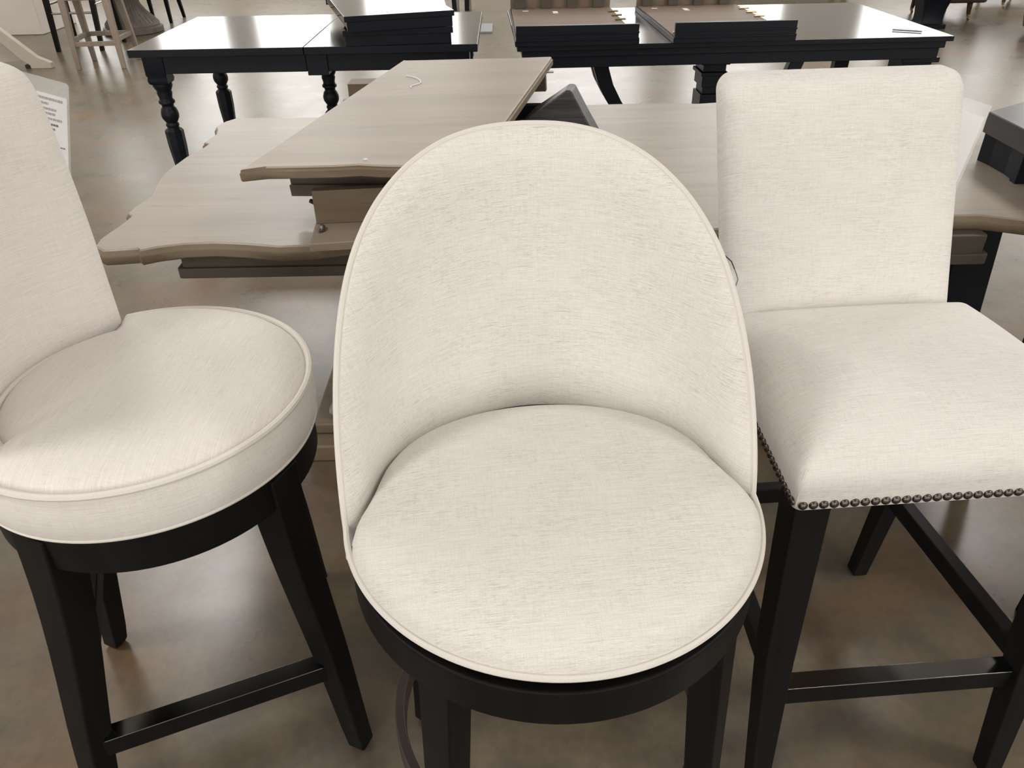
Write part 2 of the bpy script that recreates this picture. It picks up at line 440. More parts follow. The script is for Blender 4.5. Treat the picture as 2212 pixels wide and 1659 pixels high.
# ------------------------------------------------------------------ centre stool: round swivel seat, wrap-around back
def center_stool():
    t = thing('bar_stool', 'cream linen swivel bar stool with rounded wraparound back, in the middle at the front', 'bar stool', (0.053, 0.805, 0), R(5.5))
    half = [(0, 1.197), (12, 1.1945), (24, 1.184), (36, 1.162), (46, 1.134), (54, 1.104), (62, 1.066), (69, 1.022), (76, 0.968), (82.5, 0.910), (88, 0.850), (92, 0.795), (94.5, 0.735)]
    sm = smooth_tab(half, 5)
    edge = [(-a, z) for a, z in reversed(sm[1:])] + sm
    sh, rim = barrel_shell(edge, 0.712, 0.289, 0.0, 0.10, 0.036, 0.010, F_CENTER, t, 0.77)
    lo_l = (0.2865 * math.sin(R(94.5)), 0.2865 * math.cos(R(94.5)) - 0.004, 0.716)
    lo_r = (-0.2865 * math.sin(R(94.5)), 0.2865 * math.cos(R(94.5)) - 0.004, 0.716)
    MB().tube([lo_l] + rim + [lo_r], 0.0042, 8).build('piping', WELT, sh)
    # domed cushion
    def rad(a):      # azimuth a from local +x ; rear = 90 deg
        th = abs((math.degrees(a) - 90 + 180) % 360 - 180)
        return interp(th, [(0, 0.248), (70, 0.249), (76, 0.248), (84, 0.250), (90, 0.258), (95, 0.268), (100, 0.277), (106, 0.282)])
    n = 96; loops = []
    prof = [(0.985, 0.756), (1.0, 0.766), (0.998, 0.776), (0.985, 0.786), (0.955, 0.796), (0.90, 0.804), (0.82, 0.811), (0.7, 0.817), (0.55, 0.822), (0.4, 0.825), (0.25, 0.827), (0.1, 0.828)]
    for f, z in prof:
        lp = []
        for j in range(n):
            a = 2 * PI * j / n; r = rad(a) * f; y = r * math.sin(a)
            dz = -0.034 * max(0, y / 0.25) ** 2 * (1 if z > 0.77 else 0.6)
            lp.append((r * math.cos(a), y, z + dz - 0.004))
        loops.append(lp)
    cu = MB().loft(loops, uv=lambda p: (p[0], p[1] + 0.8 * (p[2] - 0.8))).build('seat', F_CENTER, t, ang=80, flatcap=False)
    MB().tube([polar(0.284, lerp(R(-187), R(7), k / 90), 0.7645) for k in range(91)], 0.0045, 8).build('welt', WELT, cu)
    swp = band(0.05, 0.272, 0.741, 0.758).build('swivel_plate', BLACKW, t, 0.002)
    band(0.225, 0.284, 0.676, 0.737, 96).build('seat_ring', BLACKW, t, 0.004)
    MB().lathe([(0.10, 0.70), (0.10, 0.742)], 24).build('swivel', CORD, t, smooth=False)
    for a in (-38, -128, 142, 52):
        foot_leg(R(a - 2), 0.250, 0.300, 0.70, 0.050, 0.036, 0.0).build('leg', BLACKW, t, 0.003)
    band(0.245, 0.262, 0.285, 0.327, 96).build('foot_ring', RINGW, t, 0.003)
    # small clear price tag on a black cord behind the right wing
    g = thing('price_tag', 'small clear tag on a black cord hanging beside the middle stool back', 'tag', (0.345, 1.06, 0.0))
    MB().tube([(-0.03, 0.0, 1.024), (-0.012, 0, 1.008), (-0.002, 0, 0.988), (0.002, 0.0, 0.978), (0.0, 0, 0.966), (-0.008, 0, 0.970)], 0.0009, 6).build('cord', CORD, g)
    MB().loft([[(-0.040, y, 0.985), (-0.005, y, 0.996), (0.0095, y, 0.988), (0.0095, y, 0.976), (0.004, y, 0.950), (-0.004, y, 0.938), (-0.045, y, 0.935)] for y in (-0.001, 0.0)]).build('sleeve', PLASTIC, g, smooth=False)
center_stool()

# ------------------------------------------------------------------ left stool: thick welted drum seat, tall barrel back
def left_stool():
    CX, CY = -0.613, 1.062
    t = thing('bar_stool', 'warm white bar stool with thick welted round seat, cut off at the left edge', 'bar stool', (CX, CY, 0), R(86))
    half = [(0, 1.298), (20, 1.294), (36, 1.284), (46, 1.270), (52, 1.252), (54.3, 1.228), (55.2, 1.19), (56.2, 1.12), (57, 1.0), (57, 0.90), (57, 0.82), (57, 0.79)]
    sm = smooth_tab(half, 4)
    edge = [(-a, z) for a, z in reversed(sm[1:])] + sm
    sh, rim = barrel_shell(edge, 0.755, 0.270, 0.012, 0.0, 0.046, 0.004, F_LEFT, t, 0.80, thin_rim=0.016)
    n = 120
    def rad(a):
        th = abs((math.degrees(a) - 90 + 180) % 360 - 180)
        k = max(0, min(1, (59.5 - th) / 4)); k = k * k * (3 - 2 * k)
        return lerp(0.272, 0.215, k)
    prof = [(0.985, 0.712), (1.0, 0.722), (1.012, 0.745), (1.014, 0.77), (1.0, 0.795), (0.982, 0.799), (0.965, 0.803), (0.94, 0.810), (0.88, 0.819), (0.78, 0.825), (0.62, 0.829), (0.45, 0.832), (0.25, 0.834), (0.08, 0.835)]
    loops = []
    for i, (f, z) in enumerate(prof):
        loops.append([polar(rad(2 * PI * j / n) * f, 2 * PI * j / n, z) for j in range(n)])
    cu = MB()
    cu.loft(loops[:5], True, False, uv=lambda p: (math.atan2(p[0], -p[1]) * 0.272 + 1, p[2]))
    cu.loft(loops[4:], False, True, uv=lambda p: (p[0] * 1.0 + 2, p[1]))
    cu = cu.build('seat', F_LEFT, t, ang=80, flatcap=False)
    for z, f in ((0.801, 1.0), (0.716, 0.985)):
        MB().tube([polar(rad(2 * PI * j / n) * f, 2 * PI * j / n, z) for j in range(n)], 0.0058 if z > 0.75 else 0.0042, 8, True).build('welt', WELT, cu)
    band(0.21, 0.262, 0.640, 0.711, 96).build('seat_ring', BLACKW, t, 0.004)
    b0 = -23 - 86
    for k in range(4):
        a = R(b0 + 90 * k)
        foot_leg(a, 0.232, 0.335, 0.70, 0.066, 0.038, 0.010, None, (-0.014, 0.020)).build('leg', BLACKW, t, 0.004)
    def lp(k, z):
        q = 1 - z / 0.70
        a = R(b0 + 90 * k); r = lerp(0.232, 0.335, q) - 0.010 * math.sin(PI * min(1, q * 1.6)) * (1 - q)
        return Vector(polar(r, a, z)) + Vector((-0.014 * q, 0.020 * q, 0))
    for k, z, w in ((3, 0.235, 'footrest'), (0, 0.33, 'stretcher'), (1, 0.33, 'stretcher'), (2, 0.33, 'stretcher')):
        p, q = lp(k, z), lp((k + 1) % 4, z)
        fr = MB().bar(p, q, 0.030, 0.042).build(w, BLACKW, t, 0.003)
        if w == 'footrest':
            up = Vector((0, 0, 0.022)); e = (q - p).normalized() * 0.024
            MB().bar(p + e + up, q - e + up, 0.034, 0.003).build('kick_plate', PLATE, fr, 0.0008)
    # price tag sleeve behind the right edge of the back
    g = thing('price_tag', 'printed price sheet in a clear sleeve hanging behind the left stool back', 'tag', (-0.80, 1.44, 0.0))
    g.location = (-0.757, 1.40, 1.206); g.rotation_euler = (0, R(17), 0)
    MB().loft([[(x - 0.075, y, z - 0.098) for x, z in rrect(-0.075, 0.075, -0.098, 0.098, 0.006, 3)] for y in (0.0, 0.0015)]).build('sleeve', PLASTIC, g, smooth=False)
    MB().tube([(-0.075, 0.0, -0.008), (-0.085, -0.02, 0.0), (-0.09, -0.06, 0.004)], 0.001, 6).build('cord', CORD, g)
    sheet = MB().box(-0.143, -0.003, -0.0012, -0.0004, -0.190, -0.026).build('paper', PAPER, g, smooth=False)
    rnd = random.Random(3)
    for i, (z, x0, x1, m, hh) in enumerate(((-0.034, -0.10, -0.010, INK, .0045), (-0.043, -0.10, -0.034, INK, .004), (-0.052, -0.10, -0.021, INK, .004), (-0.060, -0.10, -0.023, INK, .004), (-0.069, -0.10, -0.012, INK, .004), (-0.079, -0.09, -0.018, INKD, .0038), (-0.087, -0.09, -0.024, INKD, .0038), (-0.118, -0.040, -0.007, INKB, .0025))):
        p = MB(); x = x0
        while x < x1:
            w = rnd.uniform(0.0025, 0.006); p.box(x, min(x + w, x1), -0.0016, -0.0012, z - hh / 2, z + hh / 2); x += w + 0.0010
        p.build('printed_line', m, sheet, smooth=False)
left_stool()

# ------------------------------------------------------------------ right stool: square seat with nailheads
def right_stool():
    t = thing('bar_stool', 'white linen parsons bar stool with square back and nailhead trim, at the right', 'bar stool', (0.678, 1.093, 0), R(3.8))
    W0, W1, D0, D1 = 0.275, 0.248, -0.226, 0.245      # half width front / rear, front and rear y
    def loop(inset, z, r, dome=0.0):
        pts = rrect(-1, 1, 0, 1, 0.001, 1); out = []
        x0, y0, y1 = 1.0, D0 + inset, D1 - inset
        for (px, py) in rrect(-(W0 - inset), W0 - inset, y0, y1, r, 7):
            f = (py - D0) / (D1 - D0); px *= lerp(1, W1 / W0, f)
            out.append((px, py, z))
        return out
    def dense(lp, m=6):
        out = []
        for i, p in enumerate(lp):
            q = lp[(i + 1) % len(lp)]; d = math.dist(p, q); k = max(1, int(d / 0.03))
            for j in range(k): out.append(tuple(lerp(a, b, j / k) for a, b in zip(p, q)))
        return out
    base = dense(loop(0, 0, 0.014)); c0 = (0, 0.01)
    def ring(s_in, z, crown):
        """shrink the base outline by s_in metres towards the middle, and lay it on a crowned surface"""
        out = []
        for x, y, _ in base:
            k = 1 - s_in / 0.235
            X, Y = c0[0] + (x - c0[0]) * k, c0[1] + (y - c0[1]) * k
            e = min(1, abs(X) / W0); g = min(1, abs(Y - c0[1]) / 0.24)
            out.append((X, Y, z + crown * (1 - 0.75 * e ** 2.5) * (1 - 0.75 * g ** 2.5) - crown * 0.4))
        return out
    rs = [(0.004, 0.6935, 0), (0.0, 0.697, 0), (0.0, 0.716, 0), (-0.002, 0.735, 0), (-0.002, 0.752, 0.006), (0.004, 0.770, 0.012), (0.014, 0.783, 0.018), (0.030, 0.794, 0.022), (0.055, 0.801, 0.026), (0.09, 0.803, 0.032), (0.13, 0.804, 0.034), (0.18, 0.804, 0.036), (0.225, 0.804, 0.036)]
    def seat_uv(p):
        e, g = abs(p[0]) / W0, abs(p[1] - c0[1]) / 0.236; d = max(0.0, 0.804 - p[2])
        return (p[0] + math.copysign(d, p[0]), p[1]) if e > g else (p[0], p[1] + math.copysign(d, p[1] - c0[1]))
    cu = MB().loft([ring(*a) for a in rs], uv=seat_uv).build('seat', F_RIGHT, t, ang=80, flatcap=False)
    for sx in (-1, 1):      # upholstery corner seams
        x, y = sx * (W0 - 0.0034), D0 + 0.0034
        MB().tube([(x, y, 0.703), (x, y, 0.735), (x - sx * 0.0005, y + 0.0005, 0.755), (x - sx * 0.006, y + 0.006, 0.770)], 0.0016, 6).build('corner_seam', WELT, cu)
    def nail(x, y, nx, ny):
        m = MB(); n = 12; a = Vector((nx, ny, 0)); b = Vector((-ny, nx, 0)); z = Vector((0, 0, 1)); c = Vector((x, y, 0.7065))
        loops = []
        for r, h in ((0.0072, -0.001), (0.0072, 0.0008), (0.0062, 0.0028), (0.0040, 0.0042), (0.0014, 0.0048)):
            loops.append([c + a * h + b * (r * math.cos(2 * PI * k / n)) + z * (r * math.sin(2 * PI * k / n)) for k in range(n)])
        m.loft(loops).build('nailhead', NAIL, t, ang=70)
    nf = 34
    for k in range(nf): nail(lerp(-W0 + 0.012, W0 - 0.012, k / (nf - 1)), D0 - 0.0005, 0, -1)
    ns = 29
    for sx in (-1, 1):
        for k in range(ns if sx < 0 else 8):
            y = lerp(D0 + 0.012, D1 - 0.02, k / (ns - 1)); f = (y - D0) / (D1 - D0)
            nail(sx * (W0 * lerp(1, W1 / W0, f) + 0.0005), y, sx, 0)
    # seat frame under the fabric
    fr = MB()
    fr.box(-W0 + 0.03, W0 - 0.03, D0 + 0.02, D0 + 0.05, 0.682, 0.697); fr.box(-W1 + 0.02, W1 - 0.02, D1 - 0.05, D1 - 0.02, 0.682, 0.697)
    fr.box(-W0 + 0.02, -W0 + 0.05, D0 + 0.03, D1 - 0.03, 0.682, 0.697); fr.box(W0 - 0.06, W0 - 0.03, D0 + 0.03, D1 - 0.03, 0.682, 0.697)
    fr.build('seat_frame', BLACKW, t, 0.003)
    # back: padded slab, leaning back
    hw, zt, zb = 0.222, 1.205, 0.775
    tilt = math.tan(R(9.5))
    pts = rrect(-hw, hw, zb - 0.02, zt, 0.030, 8); den = []
    for i, p in enumerate(pts):
        q = pts[(i + 1) % len(pts)]; k = max(1, int(math.dist(p, q) / 0.03))
        den += [(lerp(p[0], q[0], j / k), lerp(p[1], q[1], j / k)) for j in range(k)]
    zm = (zb - 0.02 + zt) / 2
    def bl(inset, dep):
        kx, kz = 1 - inset / hw, 1 - inset / (zt - zm); out = []
        for x, z in den:
            X, Zz = x * kx, zm + (z - zm) * kz
            out.append((X * lerp(1.0, 0.97, (Zz - zb) / (zt - zb)) - 0.027 - 0.12 * (Zz - 0.79), 0.213 + dep + (Zz - 0.79) * tilt, Zz))
        return out
    lay = [(0.20, -0.006), (0.15, -0.006), (0.10, -0.005), (0.06, -0.003), (0.03, 0.001), (0.014, 0.006), (0.004, 0.015), (0.0, 0.026), (0.0, 0.056), (0.006, 0.068), (0.02, 0.074), (0.10, 0.076), (0.20, 0.076)]
    bk = MB().loft([bl(*a) for a in lay], uv=lambda p: (p[0] + 6, p[2] + 0.6 * p[1])).build('backrest', F_RIGHT, t, ang=80, flatcap=False)
    # legs
    for sx in (-1, 1):
        MB().sweep([(sx * (W0 - 0.034), D0 + 0.036, 0.70), (sx * (W0 - 0.036), D0 + 0.010, 0.35), (sx * (W0 - 0.040), D0 - 0.040, 0)], [0.058, 0.052, 0.036], [0.058, 0.052, 0.036]).build('leg', BLACKW, t, 0.003)
        MB().sweep([(sx * (W1 - 0.030), D1 - 0.035, 0.70), (sx * (W1 - 0.032), D1 - 0.025, 0.4), (sx * (W1 - 0.036), D1 + 0.012, 0)], [0.050, 0.046, 0.036], [0.050, 0.046, 0.036]).build('leg', BLACKW, t, 0.003)
    ft = MB().bar((-W0 + 0.05, D0 + 0.002, 0.248), (W0 - 0.05, D0 + 0.002, 0.248), 0.030, 0.045).build('footrest', BLACKW, t, 0.002)
    MB().bar((-W0 + 0.063, D0 + 0.002, 0.272), (W0 - 0.063, D0 + 0.002, 0.272), 0.034, 0.003).build('kick_plate', PLATE, ft, 0.0008)
    for sx in (-1, 1):
        MB().bar((sx * (W0 - 0.042), D0 + 0.02, 0.29), (sx * (W1 - 0.038), D1 - 0.01, 0.29), 0.030, 0.042).build('stretcher', BLACKW, t, 0.003)
    MB().bar((-W1 + 0.04, D1 - 0.012, 0.31), (W1 - 0.04, D1 - 0.012, 0.31), 0.028, 0.042).build('stretcher', BLACKW, t, 0.003)
    g = thing('price_tag', 'blank side of a price sheet in a clear sleeve behind the right stool', 'tag', (0.827, 1.495, -0.016))
    def sl(zt_, x1, y): return [(-0.05, y, zt_ + 0.022), (x1, y, zt_ - 0.018), (x1 - 0.022, y, 0.935), (-0.05, y, 0.935)]
    MB().loft([sl(1.152, 0.092, 0.0), sl(1.152, 0.092, 0.0015)]).build('sleeve', PLASTIC, g, smooth=False)
    MB().loft([sl(1.130, 0.084, -0.0014), sl(1.130, 0.084, -0.0004)]).build('paper', PAPER, g, smooth=False)
right_stool()
# part of a further stool at the right edge
t = thing('bar_stool', 'dark stool beyond the square stool, only one leg showing at the right edge', 'bar stool', (1.47, 1.42, 0), R(-4))
for x, y, fx in ((-0.20, -0.20, -0.235), (0.20, -0.20, 0.23), (0.18, 0.20, 0.20), (-0.18, 0.20, -0.20)):
    MB().sweep([(x, y, 0.70), (x * 0.98, y, 0.35), (fx, y * 1.12, 0)], [0.05, 0.046, 0.036], [0.05, 0.046, 0.036]).build('leg', BLACKW, t, 0.003)
MB().loft([[(x, y, z) for x, y in rrect(-0.24, 0.24, -0.24, 0.24, 0.03)] for z in (0.70, 0.74, 0.78)]).build('seat', F_RIGHT, t, 0.015)
MB().loft([[(x, y + 0.12 * (z - 0.76), z) for x, y in rrect(-0.22, 0.22, 0.17, 0.235, 0.02)] for z in (0.76, 1.0, 1.19)]).build('backrest', F_RIGHT, t, 0.015)
MB().bar((-0.205, -0.21, 0.27), (0.21, -0.21, 0.27), 0.03, 0.042).build('footrest', BLACKW, t, 0.003)

# ------------------------------------------------------------------ pale scalloped table with loose leaves on it
def slab(outline, layers, mat, name, parent, top_mat=None):
    """outline list of (x,y); layers list of (inset, z): edge profile from top to bottom"""
    n = len(outline); nor = []
    for i in range(n):
        a = Vector((*outline[i - 1], 0)); b = Vector((*outline[(i + 1) % n], 0)); d = (b - a).normalized(); nor.append(Vector((-d.y, d.x, 0)))
    loops = [[Vector((*p, z)) + m * ins for p, m in zip(outline, nor)] for ins, z in layers]
    o = MB().loft(loops).build(name, mat, parent, ang=50)
    o.data.materials.append(PALEE)  # vertical faces browner: the duller light on them is put into the colour
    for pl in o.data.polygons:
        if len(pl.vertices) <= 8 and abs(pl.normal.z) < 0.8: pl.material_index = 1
    return o

def pale_table():
    t = thing('dining_table', 'pale grey-brown dining table with scalloped edges behind the stools', 'dining table', (0.30, 2.36, 0))
    left = [(-0.975, 1.712), (-1.012, 1.745), (-1.020, 1.80), (-1.006, 1.90), (-1.004, 1.945), (-1.022, 1.965), (-1.022, 2.015), (-1.010, 2.09), (-1.034, 2.20), (-1.046, 2.30), (-1.034, 2.45), (-1.010, 2.55), (-1.006, 2.59), (-1.026, 2.605), (-1.024, 2.65), (-1.016, 2.70), (-1.030, 2.76), (-1.044, 2.79), (-1.044, 2.815), (-1.034, 2.87), (-1.005, 2.915)]
    near_half = [(-0.975, 1.712), (-0.93, 1.716), (-0.895, 1.722), (-0.884, 1.710), (-0.85, 1.728), (-0.79, 1.746), (-0.72, 1.750), (-0.64, 1.738), (-0.555, 1.718), (-0.48, 1.722), (-0.40, 1.742), (-0.30, 1.760), (-0.15, 1.772), (0.05, 1.768), (0.25, 1.757)]
    near = near_half + [(0.45, 1.772), (0.70, 1.800), (0.95, 1.825), (1.10, 1.838), (1.19, 1.838), (1.25, 1.812), (1.31, 1.785), (1.40, 1.778), (1.50, 1.785), (1.505, 1.772), (1.60, 1.775)]
    right = [(1.64, 1.80), (1.63, 1.95), (1.625, 2.0), (1.645, 2.02), (1.63, 2.12), (1.655, 2.35), (1.63, 2.6), (1.645, 2.75), (1.64, 2.95)]
    far = [(1.60, 3.02), (1.3, 3.04), (1.0, 3.035), (0.80, 3.025), (0.72, 3.010), (0.64, 3.025), (0.45, 3.028), (0.30, 3.022), (0.0, 3.0), (-0.3, 2.96), (-0.5, 2.93), (-0.65, 2.915), (-0.80, 2.912), (-0.95, 2.922)]
    out = near + right + far + list(reversed(left[1:]))
    out = [(x - 0.30, y - 2.36) for x, y in out]
    MB_top = slab(out, [(0.012, 0.760), (0.007, 0.757), (0.006, 0.752), (0.001, 0.748), (0.0, 0.744), (0.0, 0.727), (0.006, 0.722)], PALEW, 'tabletop', t)
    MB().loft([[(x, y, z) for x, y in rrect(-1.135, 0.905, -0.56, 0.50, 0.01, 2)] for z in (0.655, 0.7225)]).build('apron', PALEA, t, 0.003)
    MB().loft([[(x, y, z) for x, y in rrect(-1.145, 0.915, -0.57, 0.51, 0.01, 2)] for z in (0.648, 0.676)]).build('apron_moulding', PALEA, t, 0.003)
    for x, s_ in ((-0.86, 1), (0.55, -1)):
        b = MB(); b.box(x - 0.07, x + 0.07, -0.52, 0.50, 0.0, 0.06); b.box(x - 0.055, x + 0.055, -0.46, 0.44, 0.06, 0.10)
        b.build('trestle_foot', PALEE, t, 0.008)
        xp = x + s_ * 0.36
        MB().box(min(x, xp), max(x, xp), -0.06, 0.06, 0.0, 0.08).build('floor_beam', PALEE, t, 0.006)
        MB().sweep([(xp, 0, 0.08), (xp, 0, 0.2), (xp, 0, 0.56), (xp, 0, 0.648)], [0.14, 0.11, 0.11, 0.15], [0.22, 0.17, 0.17, 0.34]).build('trestle_post', PALEW, t, 0.004)
        for sg in (-1, 1):
            MB().bar((x + s_ * 0.02, sg * 0.42, 0.10), (xp, sg * 0.16, 0.60), 0.07, 0.05, (0, 1, 0)).build('brace', PALEW, t, 0.004)
    MB().box(-0.50, 0.19, -0.05, 0.05, 0.28, 0.36).build('stretcher', PALEW, t, 0.004)
pale_table()

def leaf_top():
    # loose leaf lying face up across the table, scalloped at both ends
    t = thing('table_leaf', 'pale table leaf with shaped ends laid right side up across the scalloped table', 'table leaf', (-0.227, 2.336, 0.855), R(-11.3))
    t.rotation_euler = (0, R(-3), R(-11.3))
    hw, l0, l1 = 0.2825, -0.659, 0.624
    near = [(-hw, l0 + 0.035), (-hw + 0.06, l0 + 0.050), (-hw + 0.15, l0 + 0.052), (-hw + 0.23, l0 + 0.056), (-hw + 0.285, l0 + 0.066), (-hw + 0.34, l0 + 0.056), (-hw + 0.43, l0 + 0.050), (hw - 0.04, l0 + 0.045), (hw, l0 + 0.035)]
    far = [(hw, l1 - 0.02), (hw - 0.15, l1 - 0.012), (0, l1 - 0.002), (-hw + 0.1, l1 + 0.006), (-hw + 0.02, l1 + 0.012), (-hw, l1 + 0.010)]
    slab(near + far, [(0.009, 0.090), (0.004, 0.087), (0.004, 0.083), (0.0, 0.080), (0.0, 0.064), (0.004, 0.061)], PALEL, 'leaf_board', t)
    MB().box(-hw + 0.035, hw - 0.01, l0 + 0.200, l0 + 0.222, -0.025, 0.0615).build('apron', PALEA, t, 0.002)
    MB().box(-hw + 0.035, hw - 0.01, l0 + 0.190, l0 + 0.200, -0.030, 0.000).build('apron_moulding', PALEA, t, 0.002)
    MB().box(-hw + 0.075, hw - 0.01, l1 - 0.14, l1 - 0.115, 0.0, 0.0615).build('apron', PALEA, t, 0.002)
    MB().lathe([(0.008, 0.052), (0.008, 0.061)], 12, (-hw + 0.055, l0 + 0.13)).build('glide', CORD, t)
    # alignment pins along the right edge
    for k, y in enumerate((-0.40, 0.46)):
        MB().tube([(hw - 0.004, y, 0.068), (hw + 0.022, y, 0.068)], 0.0035, 8).build('pin', STEEL, t)
    # second leaf lying upside down underneath
    u = thing('table_leaf', 'pale table leaf lying upside down under the right-side-up leaf, apron upright', 'table leaf', (-0.274, 2.465, 0.762), R(5))
    x0, x1, y0, y1 = -0.262, 0.02, -0.765, 0.40
    MB().loft([[(x, y, z) for x, y in ((x0 + 0.0, y0), (x1, y0 + 0.01), (x1, y1), (x0, y1))] for z in (0.0, 0.022)]).build('leaf_board', LEAFU, u, 0.003)
    MB().box(x0 + 0.004, x1 - 0.004, y0 + 0.122, y0 + 0.145, 0.022, 0.106).build('apron', PALEE, u, 0.002)
    MB().box(x0 + 0.004, x1 - 0.004, y1 - 0.15, y1 - 0.128, 0.022, 0.106).build('apron', PALEE, u, 0.002)
    lk = MB(); lk.loft([[(x0 + 0.017 + 0.014 * math.cos(a), y0 + 0.082 + 0.020 * math.sin(a), z) for a in [R(-90 + 180 * k / 10) for k in range(11)]] for z in (0.022, 0.030)])
    lk.build('leaf_lock', PLATE, u, 0.001)
    MB().lathe([(0.004, 0.030), (0.004, 0.034)], 10, (x0 + 0.022, y0 + 0.082)).build('lock_screw', STEEL, u)
    MB().bar((x0 - 0.016, y0 + 0.20, 0.055), (x0 + 0.006, y0 + 0.19, 0.046), 0.008, 0.008).build('pin', CORD, u)
leaf_top()
# white thread and a paper speck on the leaf
pts = smooth_tab([(-0.3349, 2.7214, 0.9367), (-0.2997, 2.6768, 0.939), (-0.2773, 2.6145, 0.9408), (-0.2804, 2.5821, 0.9409), (-0.3026, 2.5519, 0.9401), (-0.2992, 2.5329, 0.9405)], 5)
tag(MB().tube(pts, 0.0022, 6).build('plastic_thread', PAPER), 'curl of white plastic thread lying on the pale table leaf', 'thread')
tag(MB().loft([[(x -0.3324, y + 1.7888, z) for x, y in rrect(-0.005, 0.005, -0.003, 0.003, 0.0015, 2)] for z in (0.9450, 0.9477)]).build('paper_scrap', PAPER), 'tiny white scrap near the front edge of the pale table leaf', 'scrap')

# dark grained pieces lying on the pale table
t = thing('curved_board', 'dark grained wooden board standing on the pale table behind the middle stool', 'board', (0.13, 2.44, 0.76))
face = [(-0.17, 0.0), (-0.14, 0.055), (-0.06, 0.130), (0.0, 0.168), (0.045, 0.198), (0.062, 0.196), (0.072, 0.178), (0.105, 0.120), (0.150, 0.045), (0.172, 0.0)]
MB().loft([[(x + sh_, y, z) for x, z in face] for y, sh_ in ((-0.06, -0.0), (0.035, 0.02))]).build('curved_panel', DARKG, t, 0.006, ang=30)
MB().box(-0.16, 0.006, 0.10, 0.13, 0.03, 0.118).build('back_panel', TBSIDE, t, 0.002)
pl = MB()
for k in range(5): pl.box(-0.16, -0.03, -0.06 + k * 0.036, -0.03 + k * 0.036, 0.0, 0.045 + 0.008 * k)
pl.build('rail', DARKG, t, 0.003)

t = thing('corner_block', 'dark grained slab corner on a black block atop the pale table, right edge', 'block', (1.405, 2.278, 0.76), R(-90))
MB().loft([[(x, y, z) for x, y in ((0.0, -0.010), (0.45, -0.016), (0.45, 0.40), (0.10, 0.34), (-0.11, 0.16))] for z in (0.083, 0.142)]).build('slab', DARKS, t, 0.003, smooth=False)
MB().loft([[(x, y, z) for x, y in ((0.0, 0.0), (0.05, 0.008), (0.13, 0.010), (0.17, 0.006), (0.185, -0.004), (0.215, -0.006), (0.215, 0.10), (0.0, 0.10))] for z in (0.0, 0.083)]).build('block', TBSIDE, t, 0.002, smooth=False)
# square black post standing under the right end of the pale table
t = thing('black_post', 'square black tapered post standing under the right end of the pale table', 'post', (1.32, 2.12, 0))
MB().sweep([(0.030, 0, 0.714), (0.065, 0, 0.3), (0.09, 0, 0.0)], [0.13, 0.12, 0.10], [0.10, 0.10, 0.09]).build('post', TBSIDE, t, 0.004)
MB().box(-0.03, 0.09, -0.05, 0.05, 0.714, 0.7215).build('cap', TBSIDE, t, 0.002)

# ------------------------------------------------------------------ black turned-leg table (left rear)
def turned_leg(t, x, y, zt, sc=1.0):
    blk = MB().loft([[(x + h * a, y + h * b_, z) for a, b_ in ((-1, -1), (1, -1), (1, 1), (-1, 1))] for h, z in ((0.040, zt - 0.150), (0.050, zt - 0.142), (0.054, zt - 0.125), (0.050, zt - 0.108), (0.055, zt - 0.098), (0.055, zt))]).build('leg', TBSIDE, t, 0.004)
    z = zt - 0.147
    prof = [(0.058, z), (0.060, z - 0.012), (0.050, z - 0.030), (0.044, z - 0.038), (0.047, z - 0.05), (0.040, z - 0.075), (0.042, z - 0.085), (0.050, z - 0.092), (0.050, z - 0.102), (0.038, z - 0.110), (0.036, z - 0.122), (0.046, z - 0.132), (0.053, z - 0.150), (0.055, z - 0.165), (0.052, z - 0.182), (0.040, z - 0.200), (0.034, z - 0.207), (0.040, z - 0.214), (0.042, z - 0.224), (0.035, z - 0.232), (0.045, z - 0.244)]
    MB().lathe([(r * 0.86, h) for r, h in prof], 24, (x, y)).build('turning', TBSIDE, blk, ang=50)
    m = MB(); n = 8; loops = []
    for r, zz in ((0.040, z - 0.240), (0.050, z - 0.252), (0.049, z - 0.34), (0.034, 0.04), (0.040, 0.03), (0.040, 0.0)):
        loops.append([(x + r * math.cos(2 * PI * (k + .5) / n), y + r * math.sin(2 * PI * (k + .5) / n), zz) for k in range(n)])
    m.loft(loops).build('taper', TBSIDE, blk, smooth=False)
